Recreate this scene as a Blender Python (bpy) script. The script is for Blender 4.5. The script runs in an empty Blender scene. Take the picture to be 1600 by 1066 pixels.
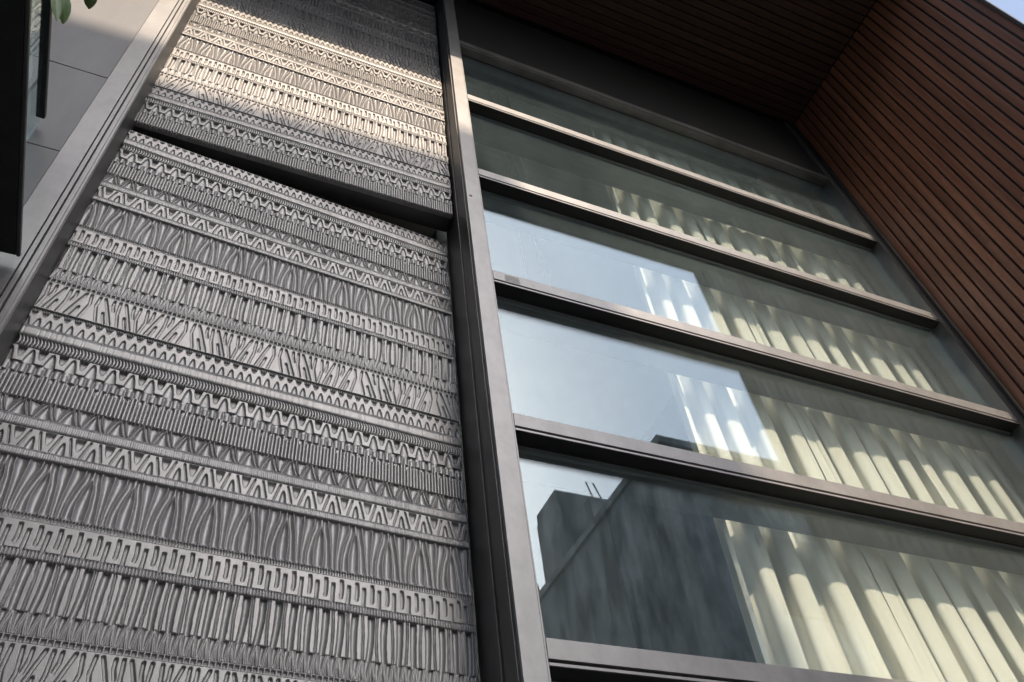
import bpy, bmesh, math, random
import numpy as np
from mathutils import Matrix, Vector

random.seed(7)
rng = np.random.default_rng(7)
S = bpy.context.scene
COL = S.collection
R = math.radians

# ------------------------------------------------------------------ camera
cam_d = bpy.data.cameras.new('camera')
cam = bpy.data.objects.new('camera', cam_d)
COL.objects.link(cam)
yaw, pitch, roll = R(29.363), R(48.471), R(-8.910)
fw = Vector((math.sin(yaw) * math.cos(pitch), math.cos(yaw) * math.cos(pitch), math.sin(pitch)))
rt = Vector((math.cos(yaw), -math.sin(yaw), 0))
up = rt.cross(fw)
r2 = math.cos(roll) * rt + math.sin(roll) * up
u2 = -math.sin(roll) * rt + math.cos(roll) * up
M = Matrix((r2, u2, -fw)).transposed().to_4x4()
M.translation = Vector((-0.993, -2.0, 1.6))
cam.matrix_world = M
cam_d.sensor_width = 36
cam_d.lens = 1264.9 / 1600 * 36
cam_d.clip_start = 0.02
cam_d.clip_end = 3000
S.camera = cam

# ------------------------------------------------------------------ sky, sun, exposure
SUN_EL = math.atan(0.817 * math.cos(R(3.6)))
SUN_AZ = R(3.6)                       # to the right of the facade's outward normal
to_sun = Vector((math.sin(SUN_AZ) * math.cos(SUN_EL), -math.cos(SUN_AZ) * math.cos(SUN_EL), math.sin(SUN_EL)))
world = bpy.data.worlds.new('World')
S.world = world
world.use_nodes = True
wn = world.node_tree.nodes
wl = world.node_tree.links
sky = wn.new('ShaderNodeTexSky')
sky.sky_type = 'NISHITA'
sky.sun_disc = False
sky.sun_elevation = SUN_EL
sky.sun_rotation = math.pi - SUN_AZ
sky.air_density = 1.0
sky.dust_density = 3.2
sky.ozone_density = 2.0
wn['Background'].inputs['Strength'].default_value = 0.15
hz = wn.new('ShaderNodeHueSaturation')          # hazy, washed-out city sky
hz.inputs['Saturation'].default_value = 0.8
wl.new(sky.outputs[0], hz.inputs['Color'])
wl.new(hz.outputs[0], wn['Background'].inputs['Color'])
sun_d = bpy.data.lights.new('sun', 'SUN')
sun_d.energy = 2.5
sun_d.angle = R(0.53)
sun_d.color = (1.0, 0.80, 0.60)
sun = bpy.data.objects.new('sun', sun_d)
COL.objects.link(sun)
sun.rotation_euler = to_sun.to_track_quat('Z', 'Y').to_euler()
S.view_settings.view_transform = 'Standard'
S.view_settings.look = 'None'
S.view_settings.gamma = 1
S.view_settings.use_curve_mapping = False
S.view_settings.exposure = 1.15
S.cycles.transparent_max_bounces = 24
S.cycles.max_bounces = 7
S.cycles.diffuse_bounces = 3
S.cycles.glossy_bounces = 4


# ------------------------------------------------------------------ materials
def new_mat(name):
    m = bpy.data.materials.new(name)
    m.use_nodes = True
    nt = m.node_tree
    return m, nt, nt.nodes['Principled BSDF'], nt.nodes['Material Output']


def noise_color(nt, bsdf, c1, c2, scale=(3, 3, 3), detail=6, lo=0.35, hi=0.65, rough=None, bump=0.0, bump_scale=None, rand=0.0, stain=0.0, stain_scale=(4, 4, 0.7)):
    n, l = nt.nodes, nt.links
    tc = n.new('ShaderNodeTexCoord')
    mp = n.new('ShaderNodeMapping')
    mp.inputs['Scale'].default_value = scale
    l.new(tc.outputs['Object'], mp.inputs['Vector'])
    nz = n.new('ShaderNodeTexNoise')
    nz.inputs['Scale'].default_value = 1.0
    nz.inputs['Detail'].default_value = detail
    nz.inputs['Roughness'].default_value = 0.62
    vec = mp.outputs[0]
    if rand:
        oi = n.new('ShaderNodeObjectInfo')
        ad = n.new('ShaderNodeVectorMath')
        ad.operation = 'ADD'
        ml = n.new('ShaderNodeVectorMath')
        ml.operation = 'SCALE'
        ml.inputs['Scale'].default_value = 37.0
        l.new(oi.outputs['Random'], ml.inputs[0])
        l.new(vec, ad.inputs[0])
        l.new(ml.outputs[0], ad.inputs[1])
        vec = ad.outputs[0]
    l.new(vec, nz.inputs['Vector'])
    rp = n.new('ShaderNodeValToRGB')
    rp.color_ramp.elements[0].position = lo
    rp.color_ramp.elements[1].position = hi
    rp.color_ramp.elements[0].color = (*c1, 1)
    rp.color_ramp.elements[1].color = (*c2, 1)
    l.new(nz.outputs[0], rp.inputs[0])
    out = rp.outputs[0]
    if rand:
        hsv = n.new('ShaderNodeHueSaturation')
        mr = n.new('ShaderNodeMapRange')
        mr.inputs['To Min'].default_value = 1 - rand
        mr.inputs['To Max'].default_value = 1 + rand
        l.new(oi.outputs['Random'], mr.inputs[0])
        l.new(mr.outputs[0], hsv.inputs['Value'])
        l.new(out, hsv.inputs['Color'])
        out = hsv.outputs[0]
    if stain:                                   # water marks and grime with a shape of their own
        mp2 = n.new('ShaderNodeMapping')
        mp2.inputs['Scale'].default_value = stain_scale
        l.new(tc.outputs['Object'], mp2.inputs['Vector'])
        n2 = n.new('ShaderNodeTexNoise')
        n2.inputs['Scale'].default_value = 2.3
        n2.inputs['Detail'].default_value = 9
        n2.inputs['Roughness'].default_value = 0.72
        l.new(mp2.outputs[0], n2.inputs['Vector'])
        m2 = n.new('ShaderNodeMapRange')
        m2.inputs['From Min'].default_value = 0.42
        m2.inputs['From Max'].default_value = 0.66
        m2.inputs['To Min'].default_value = 1.0
        m2.inputs['To Max'].default_value = 1.0 - stain
        l.new(n2.outputs[0], m2.inputs[0])
        sc_ = n.new('ShaderNodeVectorMath')
        sc_.operation = 'SCALE'
        l.new(out, sc_.inputs[0])
        l.new(m2.outputs[0], sc_.inputs['Scale'])
        out = sc_.outputs[0]
    l.new(out, bsdf.inputs['Base Color'])
    if rough:
        mr = n.new('ShaderNodeMapRange')
        mr.inputs['To Min'].default_value = rough[0]
        mr.inputs['To Max'].default_value = rough[1]
        l.new(nz.outputs[0], mr.inputs[0])
        l.new(mr.outputs[0], bsdf.inputs['Roughness'])
    if bump:
        nb = n.new('ShaderNodeTexNoise')
        nb.inputs['Scale'].default_value = bump_scale or 60
        nb.inputs['Detail'].default_value = 4
        l.new(tc.outputs['Object'], nb.inputs['Vector'])
        b = n.new('ShaderNodeBump')
        b.inputs['Strength'].default_value = bump
        b.inputs['Distance'].default_value = 0.01
        l.new(nb.outputs[0], b.inputs['Height'])
        l.new(b.outputs[0], bsdf.inputs['Normal'])
    return nz


def simple(name, c1, c2, scale=(3, 3, 3), rough=(0.4, 0.6), metal=0.0, bump=0.0, bump_scale=None, rand=0.0, lo=0.35, hi=0.65, spec=0.5, stain=0.0, stain_scale=(4, 4, 0.7)):
    m, nt, b, o = new_mat(name)
    b.inputs['Metallic'].default_value = metal
    b.inputs['Specular IOR Level'].default_value = spec
    noise_color(nt, b, c1, c2, scale, rough=rough, bump=bump, bump_scale=bump_scale, rand=rand, lo=lo, hi=hi, stain=stain, stain_scale=stain_scale)
    return m


MAT = {}
MAT['relief'] = simple('cast_grey_relief', (0.265, 0.264, 0.265), (0.335, 0.333, 0.333), (7, 7, 1.6), (0.35, 0.48), 0.5, 0.05, 500, stain=0.2, stain_scale=(6, 6, 1.6))
MAT['alu'] = simple('satin_aluminium', (0.245, 0.246, 0.25), (0.28, 0.281, 0.285), (5, 5, 5), (0.36, 0.48), 0.46, 0.02, 300, stain=0.16, stain_scale=(5, 5, 3))
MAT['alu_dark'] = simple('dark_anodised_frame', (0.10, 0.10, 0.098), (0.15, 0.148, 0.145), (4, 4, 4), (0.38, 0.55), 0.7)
MAT['groove'] = simple('black_gasket', (0.012, 0.012, 0.012), (0.02, 0.02, 0.02), (9, 9, 9), (0.6, 0.8))
MAT['black'] = simple('black_powder_coat', (0.018, 0.018, 0.018), (0.03, 0.03, 0.03), (9, 9, 9), (0.4, 0.55))
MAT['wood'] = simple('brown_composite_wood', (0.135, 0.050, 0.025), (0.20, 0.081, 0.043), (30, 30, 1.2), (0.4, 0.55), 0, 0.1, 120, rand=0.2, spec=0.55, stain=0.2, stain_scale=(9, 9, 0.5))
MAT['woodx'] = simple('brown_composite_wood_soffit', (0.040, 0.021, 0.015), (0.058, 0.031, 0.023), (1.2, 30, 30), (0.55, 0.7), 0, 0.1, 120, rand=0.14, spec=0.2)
MAT['cladding'] = simple('pale_grey_cladding', (0.145, 0.152, 0.165), (0.19, 0.197, 0.21), (1.6, 1.6, 0.7), (0.45, 0.62), 0, 0.02, 250, stain=0.15, stain_scale=(2, 2, 0.5))
MAT['dark_panel'] = simple('charcoal_head_panel', (0.012, 0.012, 0.012), (0.018, 0.018, 0.018), (3, 3, 3), (0.6, 0.75), spec=0.25)
MAT['plaster'] = simple('interior_plaster', (0.42, 0.40, 0.36), (0.5, 0.48, 0.43), (2, 2, 2), (0.8, 0.9))
MAT['interior_pale'] = simple('interior_pale_paint', (0.66, 0.71, 0.74), (0.74, 0.79, 0.82), (2, 2, 2), (0.7, 0.9))
MAT['interior_dark'] = simple('interior_dark_paint', (0.10, 0.10, 0.105), (0.14, 0.14, 0.145), (2, 2, 2), (0.7, 0.9))
MAT['asphalt'] = simple('asphalt', (0.04, 0.04, 0.042), (0.065, 0.064, 0.062), (6, 6, 6), (0.8, 0.95), 0, 0.3, 200)
MAT['paving'] = simple('grey_paving', (0.09, 0.088, 0.085), (0.14, 0.135, 0.13), (3, 3, 3), (0.7, 0.9), 0, 0.2, 150, rand=0.08)
MAT['concrete'] = simple('stained_concrete', (0.18, 0.16, 0.14), (0.84, 0.75, 0.66), (2.2, 2.2, 0.8), (0.8, 0.95), 0, 0.4, 5, lo=0.38, hi=0.64, stain=0.45, stain_scale=(1, 1, 0.25))
MAT['render_pale'] = simple('pale_render', (0.5, 0.49, 0.47), (0.6, 0.59, 0.57), (0.5, 0.5, 0.2), (0.8, 0.95))
MAT['dark_glass'] = simple('far_window_glass', (0.02, 0.025, 0.03), (0.03, 0.035, 0.04), (1, 1, 1), (0.05, 0.1))
MAT['steel'] = simple('rusty_steel_bar', (0.10, 0.05, 0.03), (0.16, 0.09, 0.06), (20, 20, 20), (0.6, 0.8), 0.3)
MAT['worn'] = simple('rubbed_aluminium', (0.15, 0.155, 0.15), (0.24, 0.245, 0.24), (60, 60, 60), (0.5, 0.7), 0.3)
MAT['rust'] = simple('rust_spot', (0.16, 0.10, 0.06), (0.28, 0.2, 0.14), (200, 200, 200), (0.7, 0.9))
MAT['cable'] = simple('grey_cable', (0.03, 0.03, 0.03), (0.05, 0.05, 0.05), (9, 9, 9), (0.5, 0.7))
MAT['stem'] = simple('green_stem', (0.08, 0.12, 0.03), (0.12, 0.16, 0.05), (20, 20, 20), (0.5, 0.7))
MAT['leaf'] = simple('striped_leaf', (0.035, 0.085, 0.02), (0.13, 0.2, 0.06), (60, 6, 6), (0.35, 0.5), rand=0.15)
MAT['soil'] = simple('planter_soil', (0.03, 0.022, 0.016), (0.05, 0.04, 0.03), (30, 30, 30), (0.9, 1.0))


def curtain_mat():
    m, nt, b, o = new_mat('cream_curtain_cloth')
    nz = noise_color(nt, b, (0.82, 0.81, 0.745), (0.89, 0.88, 0.82), (14, 14, 1.1), rough=(0.8, 0.95), bump=0.12, bump_scale=900)
    n, l = nt.nodes, nt.links
    tr = n.new('ShaderNodeBsdfTranslucent')
    tr.inputs['Color'].default_value = (0.74, 0.7, 0.58, 1)
    mx = n.new('ShaderNodeMixShader')
    mx.inputs[0].default_value = 0.14
    l.new(b.outputs[0], mx.inputs[1])
    l.new(tr.outputs[0], mx.inputs[2])
    l.new(mx.outputs[0], o.inputs['Surface'])
    return m


def glass_mat(name, tint, r0, dust, streaks=True):
    m, nt, b, o = new_mat(name)
    n, l = nt.nodes, nt.links
    n.remove(b)
    lw = n.new('ShaderNodeLayerWeight')
    lw.inputs['Blend'].default_value = 0.5
    pw = n.new('ShaderNodeMath')
    pw.operation = 'POWER'
    pw.inputs[1].default_value = 5
    l.new(lw.outputs['Facing'], pw.inputs[0])
    ma = n.new('ShaderNodeMath')
    ma.operation = 'MULTIPLY_ADD'
    ma.inputs[1].default_value = 1 - r0
    ma.inputs[2].default_value = r0
    l.new(pw.outputs[0], ma.inputs[0])
    tp = n.new('ShaderNodeBsdfTransparent')
    tp.inputs['Color'].default_value = (*tint, 1)
    gl = n.new('ShaderNodeBsdfGlossy')
    gl.inputs['Color'].default_value = (0.84, 0.95, 1.0, 1)
    gl.inputs['Roughness'].default_value = 0.0
    mx = n.new('ShaderNodeMixShader')
    l.new(ma.outputs[0], mx.inputs[0])
    l.new(tp.outputs[0], mx.inputs[1])
    l.new(gl.outputs[0], mx.inputs[2])
    df = n.new('ShaderNodeBsdfDiffuse')
    df.inputs['Color'].default_value = (0.42, 0.56, 0.61, 1)
    mx2 = n.new('ShaderNodeMixShader')
    l.new(mx.outputs[0], mx2.inputs[1])
    l.new(df.outputs[0], mx2.inputs[2])
    tc = n.new('ShaderNodeTexCoord')
    mp = n.new('ShaderNodeMapping')
    mp.inputs['Scale'].default_value = (3.0, 3.0, 1.0)
    l.new(tc.outputs['Object'], mp.inputs['Vector'])
    nz = n.new('ShaderNodeTexNoise')
    nz.inputs['Scale'].default_value = 2.0
    nz.inputs['Detail'].default_value = 8
    nz.inputs['Roughness'].default_value = 0.7
    l.new(mp.outputs[0], nz.inputs['Vector'])
    mr = n.new('ShaderNodeMapRange')
    mr.inputs['From Min'].default_value = 0.35
    mr.inputs['From Max'].default_value = 0.8
    mr.inputs['To Min'].default_value = dust * 0.75
    mr.inputs['To Max'].default_value = dust * 1.5
    l.new(nz.outputs[0], mr.inputs[0])
    # splash specks
    vo = n.new('ShaderNodeTexVoronoi')
    vo.inputs['Scale'].default_value = 22
    l.new(tc.outputs['Object'], vo.inputs['Vector'])
    lt = n.new('ShaderNodeMath')
    lt.operation = 'LESS_THAN'
    lt.inputs[1].default_value = 0.055
    l.new(vo.outputs['Distance'], lt.inputs[0])
    gt = n.new('ShaderNodeMath')
    gt.operation = 'GREATER_THAN'
    gt.inputs[1].default_value = 0.62
    l.new(nz.outputs[0], gt.inputs[0])
    mu = n.new('ShaderNodeMath')
    mu.operation = 'MULTIPLY'
    l.new(lt.outputs[0], mu.inputs[0])
    l.new(gt.outputs[0], mu.inputs[1])
    mu2 = n.new('ShaderNodeMath')
    mu2.operation = 'MULTIPLY_ADD'
    mu2.inputs[1].default_value = 0.25 if streaks else 0.0
    l.new(mu.outputs[0], mu2.inputs[0])
    l.new(mr.outputs[0], mu2.inputs[2])
    l.new(mu2.outputs[0], mx2.inputs[0])
    l.new(mx2.outputs[0], o.inputs['Surface'])
    return m


MAT['curtain'] = curtain_mat()
MAT['glass_out'] = glass_mat('outer_pane_glass', (0.985, 0.998, 0.993), 0.066, 0.028)
MAT['glass_in'] = glass_mat('inner_pane_glass', (0.985, 0.998, 0.993), 0.066, 0.003, False)
MAT['glass_guard'] = glass_mat('guard_glass', (0.88, 0.95, 0.92), 0.05, 0.02)


# ------------------------------------------------------------------ helpers
def tag(o, label=None, cat=None, group=None, kind=None):
    if label: o['label'] = label
    if cat: o['category'] = cat
    if group: o['group'] = group
    if kind: o['kind'] = kind
    return o


def empty(name, loc=(0, 0, 0), rz=0.0, **kw):
    o = bpy.data.objects.new(name, None)
    COL.objects.link(o)
    o.location = loc
    o.rotation_euler = (0, 0, rz)
    o.empty_display_size = 0.1
    return tag(o, **kw)


def link(name, me, mat, parent=None, loc=(0, 0, 0), smooth=False, **kw):
    o = bpy.data.objects.new(name, me)
    COL.objects.link(o)
    if mat is not None and not me.materials:
        me.materials.append(MAT[mat] if isinstance(mat, str) else mat)
    if parent is not None:
        o.parent = parent
    o.location = loc
    if smooth:
        me.polygons.foreach_set('use_smooth', np.ones(len(me.polygons), dtype=bool))
    return tag(o, **kw)


def add_box(bm, x0, x1, y0, y1, z0, z1):
    vs = [bm.verts.new(p) for p in ((x0, y0, z0), (x1, y0, z0), (x1, y1, z0), (x0, y1, z0), (x0, y0, z1), (x1, y0, z1), (x1, y1, z1), (x0, y1, z1))]
    for f in ((0, 3, 2, 1), (4, 5, 6, 7), (0, 1, 5, 4), (1, 2, 6, 5), (2, 3, 7, 6), (3, 0, 4, 7)):
        bm.faces.new([vs[i] for i in f])


def boxes_mesh(name, boxes, bevel=0.0):
    bm = bmesh.new()
    for b in boxes:
        add_box(bm, *b)
    if bevel:
        bmesh.ops.bevel(bm, geom=bm.edges[:], offset=bevel, segments=2, profile=0.5, affect='EDGES')
    me = bpy.data.meshes.new(name)
    bm.to_mesh(me)
    bm.free()
    return me


def box(name, b, mat, parent=None, bevel=0.0, **kw):
    return link(name, boxes_mesh(name, [b], bevel), mat, parent, **kw)


def extrude_poly(name, pts, z0, z1, mat, parent=None, **kw):
    bm = bmesh.new()
    a = [bm.verts.new((x, y, z0)) for x, y in pts]
    b = [bm.verts.new((x, y, z1)) for x, y in pts]
    n = len(pts)
    bm.faces.new(a[::-1])
    bm.faces.new(b)
    for i in range(n):
        bm.faces.new((a[i], a[(i + 1) % n], b[(i + 1) % n], b[i]))
    bmesh.ops.recalc_face_normals(bm, faces=bm.faces[:])
    me = bpy.data.meshes.new(name)
    bm.to_mesh(me)
    bm.free()
    return link(name, me, mat, parent, **kw)


def profile_x(name, prof, x0, x1, mat, parent=None, bevel=0.0, **kw):
    """closed (y,z) profile swept along x"""
    bm = bmesh.new()
    a = [bm.verts.new((x0, y, z)) for y, z in prof]
    b = [bm.verts.new((x1, y, z)) for y, z in prof]
    n = len(prof)
    bm.faces.new(a)
    bm.faces.new(b[::-1])
    for i in range(n):
        bm.faces.new((a[i], b[i], b[(i + 1) % n], a[(i + 1) % n]))
    bmesh.ops.recalc_face_normals(bm, faces=bm.faces[:])
    if bevel:
        bmesh.ops.bevel(bm, geom=bm.edges[:], offset=bevel, segments=2, profile=0.5, affect='EDGES')
    me = bpy.data.meshes.new(name)
    bm.to_mesh(me)
    bm.free()
    return link(name, me, mat, parent, **kw)


def profile_z(name, prof, z0, z1, mat, parent=None, bevel=0.0, **kw):
    bm = bmesh.new()
    a = [bm.verts.new((x, y, z0)) for x, y in prof]
    b = [bm.verts.new((x, y, z1)) for x, y in prof]
    n = len(prof)
    bm.faces.new(a)
    bm.faces.new(b[::-1])
    for i in range(n):
        bm.faces.new((a[i], b[i], b[(i + 1) % n], a[(i + 1) % n]))
    bmesh.ops.recalc_face_normals(bm, faces=bm.faces[:])
    if bevel:
        bmesh.ops.bevel(bm, geom=bm.edges[:], offset=bevel, segments=2, profile=0.5, affect='EDGES')
    me = bpy.data.meshes.new(name)
    bm.to_mesh(me)
    bm.free()
    return link(name, me, mat, parent, **kw)


def tube_mesh(name, pts, rad, seg=8):
    bm = bmesh.new()
    rings = []
    for i, p in enumerate(pts):
        p = Vector(p)
        d = (Vector(pts[min(i + 1, len(pts) - 1)]) - Vector(pts[max(i - 1, 0)])).normalized()
        a = d.orthogonal().normalized()
        b = d.cross(a)
        r = rad[i] if isinstance(rad, (list, tuple)) else rad
        rings.append([bm.verts.new(p + r * (math.cos(t) * a + math.sin(t) * b)) for t in np.linspace(0, 2 * math.pi, seg, endpoint=False)])
    for i in range(len(rings) - 1):
        for k in range(seg):
            bm.faces.new((rings[i][k], rings[i][(k + 1) % seg], rings[i + 1][(k + 1) % seg], rings[i + 1][k]))
    bm.faces.new(rings[0][::-1])
    bm.faces.new(rings[-1])
    bmesh.ops.recalc_face_normals(bm, faces=bm.faces[:])
    me = bpy.data.meshes.new(name)
    bm.to_mesh(me)
    bm.free()
    return me


def grid_mesh(name, X, Y, Z):
    """X,Y,Z arrays (rows, cols) -> quad grid"""
    nr, nc = X.shape
    co = np.stack([X, Y, Z], -1).reshape(-1, 3).astype(np.float32)
    idx = np.arange(nr * nc).reshape(nr, nc)
    q = np.stack([idx[:-1, :-1], idx[:-1, 1:], idx[1:, 1:], idx[1:, :-1]], -1).reshape(-1)
    nq = (nr - 1) * (nc - 1)
    me = bpy.data.meshes.new(name)
    me.vertices.add(nr * nc)
    me.vertices.foreach_set('co', co.ravel())
    me.loops.add(nq * 4)
    me.loops.foreach_set('vertex_index', q.astype(np.int32))
    me.polygons.add(nq)
    me.polygons.foreach_set('loop_start', np.arange(0, nq * 4, 4, dtype=np.int32))
    me.polygons.foreach_set('loop_total', np.full(nq, 4, dtype=np.int32))
    me.update(calc_edges=True)
    return me


# ------------------------------------------------------------------ ground
box('ground', (-400, 400, -400, 400, -0.3, 0.0), 'asphalt', kind='structure')
box('pavement', (-9, 9, -3.2, 0.0, -0.05, 0.12), 'paving', kind='structure')

# ------------------------------------------------------------------ buildings across the lane
def window_grid(parent, cells, mat='dark_glass'):
    for (x0, x1, y0, y1, z0, z1) in cells:
        w = box('window', (x0, x1, y0, y1, z0, z1), 'alu_dark', parent)
        e = 0.05
        box('pane', (x0 + (e if x1 - x0 > 0.5 else -0.004), x1 - (e if x1 - x0 > 0.5 else -0.004),
                     y0 + (e if y1 - y0 > 0.5 else -0.004), y1 - (e if y1 - y0 > 0.5 else -0.004), z0 + e, z1 - e), mat, w)


TA = math.tan(SUN_AZ)
tower = empty('apartment_tower', (-6, -14, 0), label='pale tower across the lane that shades the lower facade', cat='building')
tw = extrude_poly('wall', [(-14, -13.6), (-6.0, -12.9), (0.1 + 12.1 * TA, -12.1), (1.35 + 15.4 * TA, -15.4), (1.6 + 19.6 * TA, -19.8), (-14, -24)], 0, 16, 'render_pale', tower)
tw.matrix_parent_inverse = Matrix.Translation((6, 14, 0))
cells = []
for zf in (1.0, 4.2, 7.4, 10.6, 13.4):
    for xf in (-4.8, -2.6, -0.6):
        yy = -12.1 - (1.12 - xf) * (0.8 / 7.12)
        cells.append((xf, xf + 1.1, yy - 0.35, yy + 0.03, zf, zf + 1.5))
n0 = len(bpy.data.objects)
window_grid(tower, cells)
for o in list(tower.children):
    if o is not tw:
        o.matrix_parent_inverse = Matrix.Translation((6, 14, 0))

opp = empty('concrete_building', (0, 0, 0), label='stained raw concrete building across the lane, mirrored in the lowest pane', cat='building')
box('wall', (6.1, 14, -11.4, -6.0, 0, 10.4), 'concrete', opp)
box('corner_pier', (6.03, 6.34, -6.40, -5.93, 0, 10.2), 'concrete', opp)
box('roof_parapet', (6.04, 14.06, -11.46, -5.94, 10.402, 10.55), 'concrete', opp)
hut = box('stair_head', (6.5, 8.9, -11.3, -10.3, 10.55, 12.85), 'concrete', opp)
box('buttress', (6.36, 6.498, -11.1, -10.2, 10.552, 12.4), 'concrete', hut)
box('buttress', (7.2, 7.45, -10.298, -10.05, 10.552, 12.6), 'concrete', hut)
for i, (x, dx) in enumerate(((7.55, 0.12), (7.78, 0.16), (8.4, -0.05))):
    link('reinforcing_bar', tube_mesh('reinforcing_bar', [(x, -10.4, 12.85), (x - dx, -10.4, 13.35)], 0.018, 6), 'steel', hut)
for i, x in enumerate((6.2, 6.27)):
    link('reinforcing_bar', tube_mesh('reinforcing_bar', [(x, -11.2, 10.55), (x - 0.06, -11.2, 10.98)], 0.02, 6), 'steel', opp)
window_grid(opp, [(6.04, 6.2, -9.6, -8.6, 1.2, 2.6), (6.04, 6.2, -9.6, -8.6, 4.2, 5.6), (7.4, 8.6, -6.1, -5.95, 4.2, 5.6), (9.6, 10.8, -6.1, -5.95, 4.2, 5.6), (7.4, 8.6, -6.1, -5.95, 7.4, 8.8), (9.6, 10.8, -6.1, -5.95, 7.4, 8.8)])

# ------------------------------------------------------------------ the building: shell round the rooms behind the facade
SOF = 8.62
box('interior_floor', (-1.75, 3.9, 0.30, 5.0, -0.02, 0.10), 'plaster', kind='structure')
box('interior_back_wall', (-1.75, 3.9, 5.0, 5.2, 0.0, SOF), 'interior_pale', kind='structure')
box('interior_left_wall', (-1.95, -1.75, 0.30, 5.2, 0.0, SOF), 'interior_dark', kind='structure')
box('interior_right_wall', (3.9, 4.1, -0.02, 5.2, 0.0, SOF), 'interior_dark', kind='structure')
box('interior_partition', (0.0, 0.10, 0.46, 5.0, 0.1, 8.0), 'interior_dark', kind='structure')
box('interior_ceiling', (0.1, 3.9, 0.26, 5.0, 8.0, 8.2), 'interior_pale', kind='structure')
box('hall_ceiling', (-1.75, -0.012, 0.30, 5.0, 5.62, 5.8), 'plaster', kind='structure')
box('roof', (-5.0, 4.15, -1.66, 5.2, SOF + 0.06, SOF + 0.5), 'dark_panel', kind='structure')

# left cladding wall: panels with open joints
lw = empty('clad_wall', (-3.4, 0.1, 0), label='pale grey panel wall left of the patterned metal door', cat='wall')
MI = Matrix.Translation((3.4, -0.1, 0))
def lchild(o):
    o.matrix_parent_inverse = MI
    return o
lchild(box('backing', (-5.1, -1.772, 0.05, 0.30, 0.0, SOF), 'groove', lw))
zj = [4.70 + 0.705 * k for k in range(-6, 2)] + [6.82, 8.3, SOF]
for zi in range(len(zj) - 1):
    for xa, xb in ((-3.40, -1.772), (-5.06, -3.406)):
        lchild(box('panel', (xa, xb, 0.012 + random.uniform(0, .0015), 0.046, zj[zi] + 0.003, min(zj[zi + 1] - 0.003, SOF)), 'cladding', lw, bevel=0.0015))

lchild(box('sky_blocking_wall', (-3.6, -3.42, -3.0, 0.010, 0.0, SOF + 0.5), 'cladding', lw))  # unseen wall, added to cut the sky light on the cladding

# ------------------------------------------------------------------ left frame post with its grooves
lp = empty('frame_post', (-1.7, 0.1, 0), label='satin aluminium post with double groove left of the patterned panels', cat='post')
PI = Matrix.Translation((1.7, -0.1, 0))
def pchild(o):
    o.matrix_parent_inverse = PI
    return o
pchild(profile_z('body', [(-1.766, 0.0), (-1.682, 0.0), (-1.682, 0.012), (-1.676, 0.012), (-1.676, 0.0), (-1.662, 0.0), (-1.662, 0.014), (-1.655, 0.014), (-1.655, 0.002), (-1.640, 0.002), (-1.640, 0.008), (-1.636, 0.008), (-1.636, 0.006), (-1.630, 0.006), (-1.630, 0.26), (-1.766, 0.26)], 0.0, SOF, 'alu', lp))
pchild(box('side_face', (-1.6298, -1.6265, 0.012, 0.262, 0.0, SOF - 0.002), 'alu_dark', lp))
for x0, x1, yb in ((-1.6815, -1.6765, 0.0115), (-1.6615, -1.6555, 0.0135)):
    pchild(box('groove_strip', (x0, x1, yb - 0.002, yb + 0.01, 0.001, SOF - 0.001), 'groove', lp))

# ------------------------------------------------------------------ relief bands
def hash01(i, k=0.0):
    return np.modf(np.abs(np.sin(i * 12.9898 + k * 78.233) * 43758.5453))[0]


def cell(U, P, off=0.0):
    k = np.floor((U - off) / P + 0.5)
    return (U - off) - k * P, k


def sstep(a, b, x):
    t = np.clip((x - a) / (b - a), 0, 1)
    return t * t * (3 - 2 * t)


def carve(ratio, depth):
    """ratio<1 inside a recess: steep wall then depth"""
    return -depth * sstep(1.0, 0.78, ratio)


def seg_dist(x, y, pts):
    d = np.full(x.shape, 9.0)
    for (ax, ay), (bx, by) in zip(pts[:-1], pts[1:]):
        vx, vy = bx - ax, by - ay
        t = np.clip(((x - ax) * vx + (y - ay) * vy) / (vx * vx + vy * vy), 0, 1)
        d = np.minimum(d, np.hypot(x - ax - t * vx, y - ay - t * vy))
    return d


def groove(d, r, depth):
    """rounded trough with a slight bright rib along its floor"""
    q = np.clip(d / r, 0, 1)
    return -depth * (1 - q ** 3) + 0.35 * depth * np.clip(1 - q * 1.8, 0, 1)


def flutes(U, V, H, P, n, c0, c1, depth, off=0.0, shear=0.0, bend=0.0):
    """family of curved sharp crests with hollow flutes between them"""
    t = V / H
    x = (U - off + shear * (t - 0.5)) / P + bend * np.sin(t * math.pi) * np.sin(2 * math.pi * (U - off) / P)
    c = c0 + (c1 - c0) * sstep(0.0, 0.82, t)
    k = np.floor(x)
    xf = x - k
    p = xf.copy()
    for _ in range(9):
        f = p + c * np.sin(2 * math.pi * p) / (2 * math.pi) - xf
        g = 1 + c * np.cos(2 * math.pi * p)
        p = np.clip(p - f / np.maximum(g, 0.12), 0, 1)
    w = P / n * np.maximum(1 + c * np.cos(2 * math.pi * p), 0.1)
    fr = np.modf(p * n + 0.5)[0]
    dd = np.minimum(depth, 0.8 * w) * (1 - 0.65 * sstep(0.86, 1.0, t) - 0.4 * sstep(0.08, 0.0, t))
    dl = np.minimum(fr, 1 - fr) * w
    return -dd * (1 - np.abs(2 * fr - 1) ** 2.0) + 0.0022 * np.exp(-(dl / 0.0013) ** 2)


def bowl(r, depth):
    """scooped hollow with a crisp rim"""
    q = np.clip(r, 0, 1)
    return np.where(r < 1, -depth * (0.30 * sstep(1.0, 0.93, r) + 0.70 * np.sqrt(1 - q ** 2)), 0)


def b_bead(U, V, H):
    return -0.010 + 0.006 * np.abs(np.cos(math.pi * U / 0.0086)) * np.sin(math.pi * np.clip(V / H, 0, 1))


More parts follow.
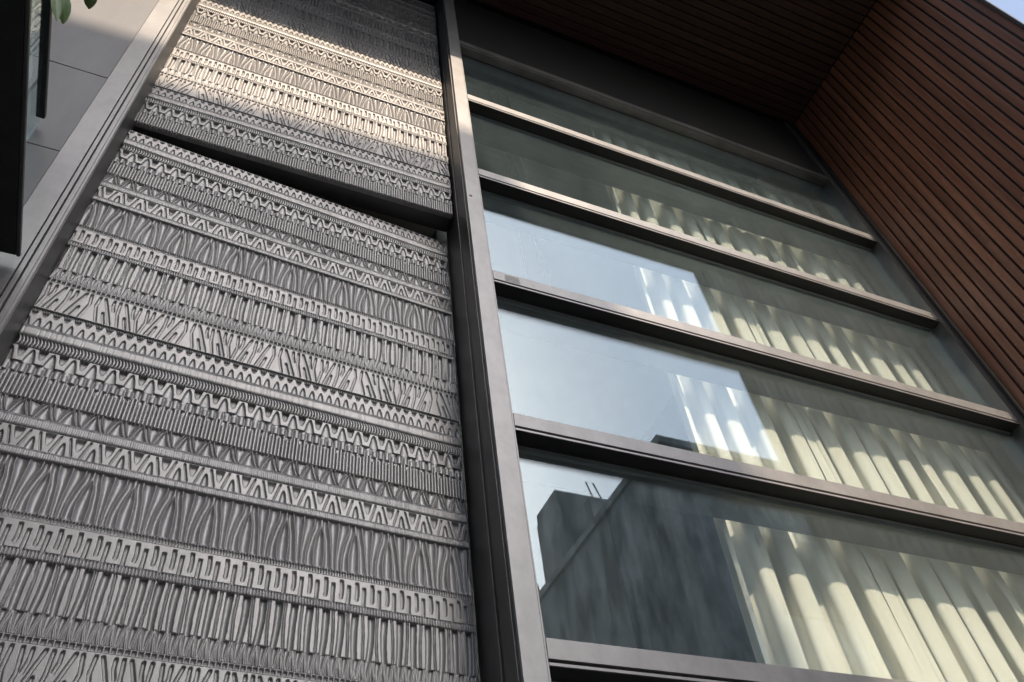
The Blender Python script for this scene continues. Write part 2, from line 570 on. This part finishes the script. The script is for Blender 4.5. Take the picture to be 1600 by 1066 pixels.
def b_eggs(U, V, H):
    x, k = cell(U, 0.034)
    j = hash01(k, 1) - 0.5
    h = np.zeros_like(U)
    ht = 0.042 + 0.003 * j
    r = np.abs(x + 0.003 * j) / (0.0120 * np.sqrt(np.clip(1 - V / ht, 1e-4, 1)) + 1e-6)
    r = np.where(V < ht, r, 9)
    h += bowl(r, 0.0072)
    x2, k2 = cell(U, 0.034, 0.012)
    t = H - V
    r = np.abs(x2) / (0.0128 * np.sqrt(np.clip(1 - t / 0.026, 1e-4, 1)) + 1e-6)
    r = np.where(t < 0.026, r, 9)
    h += carve(r, 1.0) * (0.014 - 0.012 * np.clip(t / 0.023, 0, 1))
    return h


def b_plain(U, V, H):
    k = np.floor(U / 0.0042)
    return 0.001 - 0.0014 * (hash01(k) > 0.72) * (np.modf(U / 0.0042)[0] > 0.5)


def b_rings(U, V, H):
    t = V / H * 2 - 1
    body = 0.006 * np.sqrt(np.clip(1 - t * t, 0, 1))
    ph = (U - 0.007 * (1 - t * t) + 0.002 * t) / 0.0107
    q = np.abs(np.modf(ph)[0] - 0.5) * 2
    return -0.001 + body - 0.010 * sstep(0.55, 1.0, q) - 0.002 * q * q


def b_mount(U, V, H):
    x, k = cell(U, 0.062)
    h = np.zeros_like(U)
    ht = 0.060
    r = np.abs(x + 0.002 * (hash01(k, 4) - 0.5)) / (0.0175 * np.clip(1 - V / ht, 1e-4, 1) ** 0.55 + 1e-6)
    r = np.where(V < ht, r, 9)
    h += bowl(r, 0.0085)
    x, k = cell(U, 0.062, 0.031)
    t = H - V
    r = np.abs(x) / (0.0150 * np.sqrt(np.clip(1 - t / 0.045, 1e-4, 1)) + 1e-6)
    r = np.where(t < 0.045, r, 9)
    h += carve(r, 1.0) * (0.014 - 0.011 * np.clip(t / 0.045, 0, 1))
    return h


def b_blocks(U, V, H):
    x, k = cell(U, 0.0248, 0.006)
    step = 0.004 * (hash01(np.mod(k, 7)) - 0.5)
    top = 0.016 * hash01(np.mod(k, 7), 2)
    h = -0.001 + step * 0.7 - 0.010 * (np.abs(x) / 0.0124) ** 2.4
    return np.where(V > H - top, h * 0.5 - 0.005, h)


def b_picket(U, V, H):
    x, k = cell(U, 0.0124)
    top = 0.004 + 0.024 * hash01(np.mod(k, 11))
    cut = np.clip((V - (H - top)) / 0.006, 0, 1)
    wd = 0.0053 * np.sqrt(np.clip(1 - cut ** 2, 0, 1)) + 1e-5
    q = np.abs(x) / wd
    h = np.where(q < 1, 0.0025 - 0.004 * np.clip(q, 0, 1) ** 3, -0.008)
    x2, k2 = cell(U, 0.0248, 0.0062)
    return h - 0.003 * np.exp(-(x2 / 0.0018) ** 2)


def line_flutes(U, V, H, P, lines, depth, power=2.4, ridge=0.0028):
    """hollows between straight crests given as (x at bottom, x at top) in one period"""
    t = V / H
    x = np.mod(U, P)
    pos = [np.full_like(x, 0.0) + (a + (b - a) * t) for a, b in lines]
    pos = [pos[-1] - P] + pos + [pos[0] + P]
    h = np.zeros_like(x)
    for lo, hi in zip(pos[:-1], pos[1:]):
        w = np.maximum(hi - lo, 1e-4)
        f = (x - lo) / w
        ins = (f >= 0) & (f < 1)
        h = np.where(ins, -np.minimum(depth, 0.75 * w) * (1 - np.abs(2 * f - 1) ** power) + ridge * np.exp(-(np.minimum(f, 1 - f) * w / 0.0014) ** 2), h)
    return h


def b_zig(U, V, H):
    return line_flutes(U + 0.003 * np.sin(V / H * 3.1), V, H, 0.070, [(0.0, 0.024), (0.011, 0.034), (0.056, 0.036), (0.0685, 0.048)], 0.0085)


def b_rib(U, V, H):
    k = np.floor(U / 0.0066)
    f = np.modf(U / 0.0066)[0]
    return 0.0005 - 0.0022 * np.exp(-((f - 0.5) / 0.11) ** 2) * (0.4 + 0.6 * hash01(k, 6)) + 0.0004 * hash01(k)


def b_tri(U, V, H):
    P = 0.0845
    x, k = cell(U, P)
    h = np.zeros_like(U)
    ht = 0.049
    r = np.abs(x) / (0.0120 * np.sqrt(np.clip(1 - V / ht, 1e-4, 1)) + 1e-6)
    r = np.where((V < ht) & (V > 0.002), r, 9)
    h += bowl(r, 0.0085)
    ax = np.abs(x)
    d = seg_dist(ax, V, [(0.0295, 0.006), (0.0130, 0.070)])
    h = np.minimum(h, np.where(d < 0.0034, groove(d, 0.0034, 0.010), 0))
    x2, k2 = cell(U, P, P / 2)
    t = H - V
    r = np.abs(x2) / (0.0160 * np.clip(1 - t / 0.050, 1e-4, 1) ** 0.55 + 1e-6)
    r = np.where((t < 0.050) & (t > 0.003), r, 9)
    h += carve(r, 1.0) * (0.013 - 0.0105 * np.clip(t / 0.050, 0, 1))
    return h


def b_rib2(U, V, H):
    return b_rib(U + 0.001, V, H)


ONION_T = [0.0, 0.30, 0.62, 0.82, 1.0]
ONION_X = [[0.135, 0.155, 0.100, 0.014, 0.012], [0.375, 0.350, 0.275, 0.200, 0.190]]


def b_onion(U, V, H):
    """bulbs closing to a point at the top, the crests bunched between them at the foot"""
    P = 0.1175
    x, k = cell(U + 0.0015 * np.sin(V / H * 5.5), P, 0.01)
    t = V[:, 0] / H
    tt = np.linspace(0, 1, 200)
    kern = np.hanning(41)
    kern /= kern.sum()
    ls = []
    for row in ONION_X:
        sm = np.convolve(np.pad(np.interp(tt, ONION_T, row), 20, mode='edge'), kern, 'valid')
        ls.append(np.interp(t, tt, sm)[:, None] * P)
    half = np.full_like(t, 0.5)[:, None] * P
    pos = [-half, -ls[1], -ls[0], ls[0], ls[1], half]
    h = np.zeros_like(x)
    for lo, hi in zip(pos[:-1], pos[1:]):
        w = np.maximum(hi - lo, 1e-4)
        f = (x - lo) / w
        dl = np.minimum(f, 1 - f) * w
        g = -np.minimum(0.0120, 0.62 * w) * (1 - np.abs(2 * f - 1) ** 2.0) + 0.0030 * np.exp(-(dl / 0.0016) ** 2)
        h = np.where((f >= 0) & (f < 1), g, h)
    tv = V / H
    h = h * (1 - 0.5 * sstep(0.9, 1.0, tv) - 0.4 * sstep(0.07, 0.0, tv))
    return h - 0.004 * sstep(0.90, 1.0, tv)


def b_fine(U, V, H):
    x, k = cell(U, 0.0089)
    d = seg_dist(x, V, [(0, 0.006), (0, H - 0.005)])
    return np.where(d < 0.0034, groove(d, 0.0034, 0.009), 0)


def b_ubars(U, V, H):
    h = np.zeros_like(U)
    bow = 0.004 * np.sin(V / H * math.pi)
    x, k = cell(U - bow * 0.2, 0.051)
    r = np.maximum(np.abs(x) / 0.0060, np.where(V > 0.062, 1 + (V - 0.0665) / 0.0045, 0))
    h += np.where(r < 1, groove(r * 0.0060, 0.0060, 0.012), 0)
    x, k = cell(U - bow, 0.051, 0.0255)
    r = np.maximum(seg_dist(x, V, [(0, 0.020), (0, H)]) / 0.0060, np.where(V > H - 0.013, 1 + (V - (H - 0.0085)) / 0.0045, 0))
    h += np.where(r < 1, groove(r * 0.0060, 0.0060, 0.012), 0)
    return h


def b_fine2(U, V, H):
    x, k = cell(U, 0.0092)
    g = np.abs(cell(U, 0.051)[0]) < 0.005
    return -0.0045 + 0.005 * np.sqrt(np.clip(1 - (np.abs(x) / 0.0042) ** 2, 0, 1)) + np.where(g, 0.001, 0)


def b_barrel(U, V, H):
    P = 0.048
    x, k = cell(U, P)
    s = hash01(k, 3) - 0.5
    t = V / H
    bow = (0.007 * s + 0.002) * (t - 0.5) + 0.008 * s * np.sin(t * math.pi)
    wd = 0.0094 + 0.0026 * (t - 0.3)
    q = np.abs(x - bow) / wd
    h = np.where(q < 1, -0.003 - 0.0105 * np.sqrt(np.clip(1 - q ** 2, 0, 1)), 0)
    x2, k2 = cell(U, P, P / 2)
    s2 = hash01(k2, 5) - 0.5
    bow2 = 0.012 * s2 * (t - 0.5) + 0.006 * (hash01(k2, 8) - 0.5) * np.sin(t * math.pi)
    for e in (-0.0028, 0.0028):
        d = np.abs(x2 - bow2 - e)
        h = h - np.where(d < 0.0017, 0.008 * (1 - (d / 0.0017) ** 2), 0)
    return h


def b_szig(U, V, H):
    return line_flutes(U + 0.002 * np.sin(V / H * 3.1), V, H, 0.0345, [(0.0, 0.0105), (0.005, 0.015), (0.011, 0.0162), (0.022, 0.0174), (0.0275, 0.0186), (0.0325, 0.0230)], 0.008, ridge=0.0015)


def b_squares(U, V, H):
    x, k = cell(U, 0.0167)
    r = np.maximum(np.abs(x) / 0.0062, np.abs(V - H * 0.47) / 0.0074)
    return carve(r, 1.0) * (0.003 + 0.008 * np.clip(V / H, 0, 1))


STICKS = [[(.008, .93), (.0105, .5), (.003, .04)], [(.022, .92), (.0215, .7), (.0175, .50)], [(.0405, .93), (.031, .6), (.0165, .05)],
          [(.034, .42), (.0305, .22), (.026, .05)], [(.052, .93), (.0505, .5), (.0425, .05)], [(.0645, .92), (.0645, .75), (.060, .56)],
          [(.084, .93), (.074, .6), (.0585, .05)], [(.079, .40), (.0745, .2), (.070, .05)], [(.0945, .93), (.0975, .6), (.087, .05)]]


def b_sticks(U, V, H):
    L = 0.104
    K = 1.6
    k = np.floor(U / (L * K))
    x = U / K - k * L
    x = np.where(np.mod(k, 2) > 0.5, L - x, x)
    h = np.zeros_like(U)
    for ln in STICKS:
        pts = [(a * K, b * H) for a, b in ln]
        for sh in (0, L, -L):
            d = seg_dist((x - sh) * K, V, pts)
            h = np.minimum(h, np.where(d < 0.0052, groove(d, 0.0052, 0.011), 0))
    return h


# name, height, relief function, columns across the panel, row step
BANDS = [('bead_band', .015, b_bead, 1300, .0035), ('egg_band', .077, b_eggs, 1000, .0022), ('plain_band', .054, b_plain, 770, .027),
         ('ring_band', .050, b_rings, 1500, .003), ('arch_band', .065, b_mount, 900, .0022), ('block_band', .044, b_blocks, 1000, .003),
         ('picket_band', .105, b_picket, 1500, .004), ('zigzag_band', .066, b_zig, 1000, .003), ('ribbed_band', .045, b_rib, 1700, .022),
         ('triangle_band', .077, b_tri, 1000, .0022), ('ribbed_band', .030, b_rib2, 1700, .015), ('onion_band', .186, b_onion, 900, .004),
         ('oval_band', .024, b_fine, 1500, .002), ('slot_band', .089, b_ubars, 1000, .0025), ('fine_rib_band', .029, b_fine2, 1600, .0145),
         ('barrel_band', .148, b_barrel, 1100, .005), ('fine_zigzag_band', .062, b_szig, 1200, .003), ('square_band', .020, b_squares, 1000, .002),
         ('stick_band', .146, b_sticks, 1000, .0025)]


def band_mesh(name, W, H, fn, nu, dv, u_off):
    nv = max(4, int(round(H / dv)) + 1)
    u = np.linspace(0, W, nu)
    v = np.linspace(0, H, nv)
    U, V = np.meshgrid(u, v)
    h = fn(U + u_off, V, H)
    e = 0.0003
    V = np.clip(V, e, H - e)
    U = np.pad(U, 1, mode='edge')
    V = np.pad(V, 1, mode='edge')
    h = np.pad(h * 0.95, 1, constant_values=-0.03)
    return grid_mesh(name, U, -h, V)


def relief(parent, W, z_top, z_bot, start, downward, coarse_below=None, u_off=0.0):
    i = start
    z = z_top if downward else z_bot
    cache = {}
    while True:
        nm, H, fn, nu, dv = BANDS[i % len(BANDS)]
        zb = z - H if downward else z
        if (downward and zb < z_bot) or (not downward and zb + H > z_top):
            break
        coarse = (coarse_below is not None and zb < coarse_below)
        key = (i % len(BANDS), coarse)
        if key not in cache:
            cache[key] = band_mesh(nm, W, H, fn, nu // 2 if coarse else nu, dv * 2.4 if coarse else dv, u_off)
            fresh = True
        o = link(nm, cache[key], 'relief', parent, (0, 0, zb), smooth=True)
        z = zb if downward else zb + H
        i += 1 if downward else -1
    return z


W_UP, W_LO = 1.606, 1.609
upn = empty('relief_panel', (-1.6275, 0.15, 5.34), label='fixed upper panel of patterned grey metal, its middle sunlit', cat='metal panel')
zt = relief(upn, W_UP, SOF - 5.34 - 0.01, 0.0, 6, False, u_off=0.31)
box('backing_sheet', (0.002, W_UP - 0.002, 0.0302, 0.12, 0.004, zt), 'alu_dark', upn)
dor = empty('relief_door', (-1.625, 0.15, 0.0), R(4.546), label='lower patterned grey metal door standing slightly ajar', cat='door')
zb = relief(dor, W_LO, 5.262, 0.02, 0, True, coarse_below=1.2, u_off=0.0)
box('backing_sheet', (0.002, W_LO - 0.002, 0.0302, 0.055, zb, 5.258), 'alu_dark', dor)

# ------------------------------------------------------------------ window wall
win = empty('window_wall', (1.8, 0.1, 0), label='tall aluminium window of stacked wide panes between patterned panels and brown slats', cat='window')
WI = Matrix.Translation((-1.8, -0.1, 0))
def wchild(o):
    o.matrix_parent_inverse = WI
    return o
GX0, GX1 = 0.088, 3.51
Z_T = [6.637, 5.659, 4.690, 3.755, 2.822, 1.885, 0.95]
# mullion between relief panels and glazing
mul = wchild(profile_z('mullion', [(0.0, 0.0), (0.0795, 0.0), (0.0795, 0.006), (0.0825, 0.006), (0.0825, 0.003), (0.0878, 0.003), (0.0878, 0.26), (0.0, 0.26), (0.0, 0.020), (0.003, 0.020), (0.003, 0.014), (0.0, 0.014)], 0.0, SOF, 'alu', win, label='satin aluminium upright beside the patterned panels'))
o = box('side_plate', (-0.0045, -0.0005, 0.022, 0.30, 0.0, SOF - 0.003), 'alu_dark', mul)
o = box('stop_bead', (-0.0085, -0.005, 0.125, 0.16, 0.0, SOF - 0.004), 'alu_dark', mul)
box('edge_strip', (-0.0115, -0.0090, 0.121, 0.1245, 0.0, SOF - 0.004), 'alu', mul)  # thin brighter strip put in as the highlight along the bead edge
box('edge_strip', (-0.0060, -0.0046, 0.0225, 0.0245, 0.0, SOF - 0.004), 'alu', mul)  # another brighter strip, drawn in as the highlight line near the front
# rusty screw head
bm = bmesh.new()
bmesh.ops.create_uvsphere(bm, u_segments=12, v_segments=6, radius=0.0085)
bmesh.ops.scale(bm, vec=(1, 0.4, 1), verts=bm.verts[:])
me = bpy.data.meshes.new('screw_head')
bm.to_mesh(me); bm.free()
o = link('screw_head', me, 'rust', mul, (0.022, -0.001, 5.325), label='small rusty screw head')

HEAD = 7.50
head_prof = [(0.002, HEAD + 0.075), (0.002, HEAD + 0.012), (0.012, HEAD + 0.012), (0.012, HEAD), (0.075, HEAD), (0.09, HEAD), (0.25, HEAD - 0.02), (0.25, HEAD + 0.075)]
wchild(profile_x('head_rail', head_prof, GX0, GX1, 'alu_dark', win, bevel=0.001))
for zt_ in Z_T:
    zf = zt_ - 0.066
    prof = [(0.0, zt_), (0.0, zf), (0.016, zf), (0.016, zf - 0.011), (0.001, zf - 0.011), (0.001, zf - 0.021), (0.0735, zf - 0.021), (0.0735, zf - 0.025), (0.0905, zf - 0.025), (0.0905, zf - 0.045), (0.25, zf - 0.045), (0.25, zt_ + 0.012), (0.0905, zt_ + 0.012), (0.0905, zt_)]
    t = wchild(profile_x('transom', prof, GX0 + 0.0005, GX1, 'alu', win, bevel=0.0008))
    box('groove_strip', (GX0 + 0.002, GX1 - 0.002, 0.0145, 0.02, zf - 0.0108, zf - 0.0002), 'groove', t)
    if zt_ == Z_T[2]:
        box('worn_patch', (GX0 + 0.06, GX0 + 0.135, -0.0006, 0.0004, zf + 0.006, zf + 0.052), 'worn', t, label='rubbed dull patch on the rail face')
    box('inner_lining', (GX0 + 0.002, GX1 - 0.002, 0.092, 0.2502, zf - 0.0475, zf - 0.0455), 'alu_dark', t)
    box('underside_shade_sheet', (GX0 + 0.002, GX1 - 0.002, 0.003, 0.073, zf - 0.0232, zf - 0.0213), 'dark_panel', t)  # charcoal sheet puts the shade of the rail's underside into colour
# jamb by the slatted wall
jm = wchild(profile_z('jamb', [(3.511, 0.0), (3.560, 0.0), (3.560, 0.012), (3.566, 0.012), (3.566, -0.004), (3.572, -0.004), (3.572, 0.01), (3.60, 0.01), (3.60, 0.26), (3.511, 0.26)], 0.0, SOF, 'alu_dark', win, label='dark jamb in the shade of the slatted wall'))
box('jamb_cover', (3.6005, 3.618, -0.006, 0.2, 0, SOF - .002), 'groove', jm)
# panes
pane_rows = [(HEAD, Z_T[0])] + [(Z_T[i] - 0.087, Z_T[i + 1]) for i in range(len(Z_T) - 1)] + [(Z_T[-1] - 0.087, 0.12)]
for a, b in pane_rows:
    g = wchild(box('glass_pane', (GX0 - 0.004, GX1 + 0.004, 0.0740, 0.0790, b - 0.004, a + 0.004), 'glass_out', win))
    box('inner_pane', (GX0 - 0.004, GX1 + 0.004, 0.0835, 0.0885, b - 0.004, a + 0.004), 'glass_in', g)
    box('gasket', (GX0, GX1, 0.0705, 0.0737, a - 0.008, a), 'groove', g)
wchild(box('head_panel', (GX0, 3.60, 0.03, 0.10, HEAD + 0.0755, SOF), 'dark_panel', win))
wchild(box('sill', (GX0, GX1, 0.0, 0.25, 0.0, 0.12), 'alu', win))

# ------------------------------------------------------------------ slatted side wall and soffit
sw = empty('slatted_wall', (3.75, -0.8, 0), label='brown wall of vertical slats on the right of the window', cat='wall')
SI = Matrix.Translation((-3.75, 0.8, 0))
def schild(o, inv=SI):
    o.matrix_parent_inverse = inv
    return o
schild(box('core', (3.648, 3.69, -1.668, -0.008, 0.0, SOF + 0.05), 'black', sw))
PITCH = 0.0695
sl_me = boxes_mesh('slat', [(0, 0.028, 0, 0.054, 0, SOF - 0.004)], 0.0025)
y = -0.020
n = 0
while y - 0.0575 > -1.68:
    o = link('slat', sl_me, 'wood', sw, (3.62 + random.uniform(-.0008, .0008), y - 0.0575, 0.0))
    schild(o)
    y -= PITCH
    n += 1
schild(box('edge_trim', (3.575, 3.665, y + 0.001 - 0.012, y + 0.008, 0.0, SOF + 0.05), 'groove', sw))
YEND = y - 0.012

so = empty('slatted_soffit', (0.8, -0.8, SOF), label='dark brown slatted ceiling overhanging the window', cat='ceiling')
OI = Matrix.Translation((-0.8, 0.8, -SOF))
schild(box('deck', (-5.0, 3.6165, YEND, 0.0, SOF + 0.03, SOF + 0.058), 'black', so), OI)
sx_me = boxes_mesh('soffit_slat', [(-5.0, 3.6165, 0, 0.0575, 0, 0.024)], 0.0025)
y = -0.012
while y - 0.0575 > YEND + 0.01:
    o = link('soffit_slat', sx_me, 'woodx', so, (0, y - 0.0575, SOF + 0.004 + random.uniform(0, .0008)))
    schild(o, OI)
    y -= PITCH
schild(box('fascia', (-5.02, 3.70, YEND - 0.02, YEND - 0.0005, SOF - 0.01, SOF + 0.52), 'alu_dark', so), OI)

# ------------------------------------------------------------------ curtains
def curtain(name, x0, x1, z0, z1, seed, label, ymid=0.335, base=0.188, lean=0.0):
    r = np.random.default_rng(seed)
    xs, ys = [], []
    x, y = x0, 0.0
    while x < x1:
        p = base * r.uniform(0.75, 1.25)
        A = r.uniform(1.6, 1.95)
        s = np.linspace(0, 1, 40, endpoint=False)
        w = 2 * np.pi * s
        phi = A * np.sin(w + 0.35 * r.uniform(-1, 1) * np.sin(w) + 0.18 * np.sin(2 * w))
        dx, dy = np.cos(phi), np.sin(phi)
        sc = p / dx.sum()
        xs.append(x + np.concatenate([[0], np.cumsum(dx)[:-1]]) * sc)
        yy = np.concatenate([[0], np.cumsum(dy)[:-1]]) * sc
        yy = yy - s * dy.sum() * sc
        yy = -(yy - yy.min()) if r.uniform() < 0 else yy
        ys.append((yy - 0.5 * (yy.max() + yy.min())) * min(1.0, 0.105 / (yy.max() - yy.min())) )
        x += p
    xs = np.concatenate(xs); ys = np.concatenate(ys)
    k = np.hanning(7); k /= k.sum()
    ys = np.convolve(np.pad(ys, 3, mode='edge'), k, 'valid')
    zs = np.linspace(z0, z1, 60)
    X = np.zeros((len(zs), len(xs))); Y = X.copy(); Z = X.copy()
    ph = r.uniform(0, 6, 4)
    for i, z in enumerate(zs):
        X[i] = xs + 0.010 * np.sin(1.1 * z + ph[0] + 2.2 * xs) + 0.003 * np.sin(3.7 * z + ph[1] + 9 * xs) + lean * (z - 5.5) * (x1 - xs) / (x1 - x0)
        Y[i] = ymid + ys * (1.0 + 0.10 * np.sin(0.9 * z + ph[2] + 3 * xs)) + 0.004 * np.sin(2.3 * z + ph[3] + 5 * xs)
        Z[i] = z
    me = grid_mesh(name, X, Y, Z)
    return link(name, me, 'curtain', None, smooth=True, label=label, cat='curtain', group='curtains behind the window')


curtain('curtain', 1.25, 2.04, 0.2, 7.9, 3, 'pleated cream curtain behind the glass, the one nearest the metal panels', lean=0.035)
curtain('curtain', 2.0, 2.88, 0.2, 7.9, 5, 'pleated cream curtain in the middle of the glazing', ymid=0.345)
curtain('curtain', 2.83, 3.88, 0.2, 7.9, 9, 'pleated cream curtain nearest the brown slatted wall')

# cables hanging behind the upper panes
for i, (x, dx, ph) in enumerate(((0.47, 0.01, 0.3), (0.53, 0.035, 1.9), (0.61, 0.015, 4.0))):
    pts = [(x + dx * (7.9 - z) * 0.5 + 0.008 * math.sin(2.1 * z + ph), 0.33, z) for z in np.linspace(7.95, 5.25, 40)]
    lab = ['leftmost of three thin dark cables hanging behind the upper panes', 'middle one of three thin dark cables hanging behind the upper panes', 'rightmost of three thin dark cables hanging behind the upper panes'][i]
    link('hanging_cable', tube_mesh('hanging_cable', pts, 0.0028, 6), 'cable', None, smooth=True, label=lab, cat='cable', group='cables behind the glass')

# ------------------------------------------------------------------ balcony with glass guard, top left
ba = empty('balcony', (-2.0, -0.8, 3.95), label='black edged balcony with glass guard at the upper left edge', cat='balcony')
BI = Matrix.Translation((2.0, 0.8, -3.95))
schild(box('base', (-3.3, -1.690, -2.6, -0.035, 3.948, 3.964), 'black', ba, bevel=0.004), BI)
schild(box('edge_strip', (-1.689, -1.678, -2.6, -0.035, 3.945, 3.962), 'alu_dark', ba, bevel=0.002), BI)
schild(box('glass_guard', (-1.894, -1.884, -2.58, -0.005, 3.965, 4.829), 'glass_guard', ba), BI)
schild(box('handrail', (-1.902, -1.868, -2.6, -0.03, 4.830, 4.858), 'black', ba, bevel=0.004), BI)

# planter and plants on the balcony
pb = empty('planter', (-2.2, -0.9, 3.965), label='long dark planter behind the balcony glass', cat='planter')
QI = Matrix.Translation((2.2, 0.9, -3.965))
schild(box('trough', (-2.42, -2.0, -2.4, -1.05, 3.965, 4.36), 'black', pb, bevel=0.006), QI)
schild(box('soil', (-2.40, -2.02, -2.38, -1.07, 4.361, 4.375), 'soil', pb), QI)


def leaf_mesh(name, L, Wd, droop):
    n, m = 12, 7
    t = np.linspace(0, 1, n)[:, None]
    s = np.linspace(-1, 1, m)[None, :]
    w = Wd * np.sin(np.pi * np.clip(t * 0.96 + 0.03, 0, 1)) ** 0.75
    X = s * w + 0 * t
    Y = t * L + 0 * s
    Z = -droop * L * t ** 2 - 0.25 * np.abs(s) * w + 0.012 * L * np.sin(t * 30) * np.abs(s)
    return grid_mesh(name, X, Y, Z)


leaf_a = leaf_mesh('leaf', 0.17, 0.038, 0.35)
leaf_b = leaf_mesh('leaf', 0.34, 0.012, 0.6)


def plant(name, base, tip_pts, leaves, label, big=True):
    root = empty(name, base, label=label, cat='plant')
    loc = [(Vector(p) - Vector(base))[:] for p in tip_pts]
    link('stem', tube_mesh('stem', loc, [0.007 - 0.004 * i / len(loc) for i in range(len(loc))], 7), 'stem', root, smooth=True)
    for p, rx, rz, sc in leaves:
        o = link('leaf', leaf_a if big else leaf_b, 'leaf', root, (Vector(p) - Vector(base))[:], smooth=True)
        o.rotation_euler = (rx, 0, rz)
        o.scale = (sc, sc, sc)
    return root


def ray_pt(px, py, Y):
    d = (px - 800) / 1264.9 * r2 - (py - 533) / 1264.9 * u2 + fw
    return Vector(cam.matrix_world.translation) + d * ((Y + 2.0) / d.y)


def aim(o, p0, p1, nrm):
    """lay a leaf along p0->p1 with its face turned to nrm"""
    y = (p1 - p0).normalized()
    z = (nrm - y * nrm.dot(y)).normalized()
    x = y.cross(z)
    o.rotation_euler = Matrix((x, y, z)).transposed().to_euler()


base_p = Vector((-2.2, -1.3, 4.36))
a = ray_pt(96, -22, -0.55)
b = ray_pt(142, -20, -0.55)
stem_pts = [base_p, (-2.17, -1.2, 4.8), (-2.05, -0.95, 5.15), a + Vector((-0.04, -0.05, 0.06)), a + Vector((0, 0, 0.04)), b + Vector((0, 0, 0.03))]
pl = plant('broad_leaf_plant', base_p, stem_pts, [], 'broad leaved green plant hanging into the top left corner')
for p0, p1, sc in ((a, ray_pt(106, 24, -0.50), 0.8), (ray_pt(86, -20, -0.55), ray_pt(94, 24, -0.52), 0.5), (b, ray_pt(146, 9, -0.5), 0.7), (a, ray_pt(60, -60, -0.6), 0.8), (b, ray_pt(170, -70, -0.6), 0.8), (b, ray_pt(130, -90, -0.6), 0.8)):
    o = link('leaf', leaf_a, 'leaf', pl, (p0 - base_p)[:], smooth=True)
    o.scale = (sc, sc * (p1 - p0).length / (0.17 * sc), sc)
    aim(o, p0, p1, Vector((0.5, -0.6, -0.6)))
for k in range(7):
    t = k / 6
    o = link('leaf', leaf_a, 'leaf', pl, (0.12 * t, 0.3 * t, 0.2 + 0.55 * t), smooth=True)
    o.rotation_euler = (R(-20 + 20 * math.sin(k)), 0, k * 2.4)
    o.scale = (0.9, 0.9, 0.9)
gb = Vector((-2.15, -1.12, 4.36))
gp = plant('grassy_plant', gb, [gb, gb + Vector((0, 0.02, 0.15)), gb + Vector((0, 0.05, 0.3))], [], 'spiky pale green plant seen through the balcony glass')
for k in range(34):
    p0 = gb + Vector((random.uniform(-.12, .12), random.uniform(-.1, .05), random.uniform(0.0, .12)))
    p1 = p0 + Vector((random.uniform(-.25, .16), random.uniform(0.05, .62), random.uniform(.15, .55)))
    o = link('leaf', leaf_b, 'leaf', gp, (p0 - gb)[:], smooth=True)
    L = (p1 - p0).length
    o.scale = (1, L / 0.34, L / 0.34)
    aim(o, p0, p1, Vector((random.uniform(-.3, .6), random.uniform(-.9, 0), 0.5)))
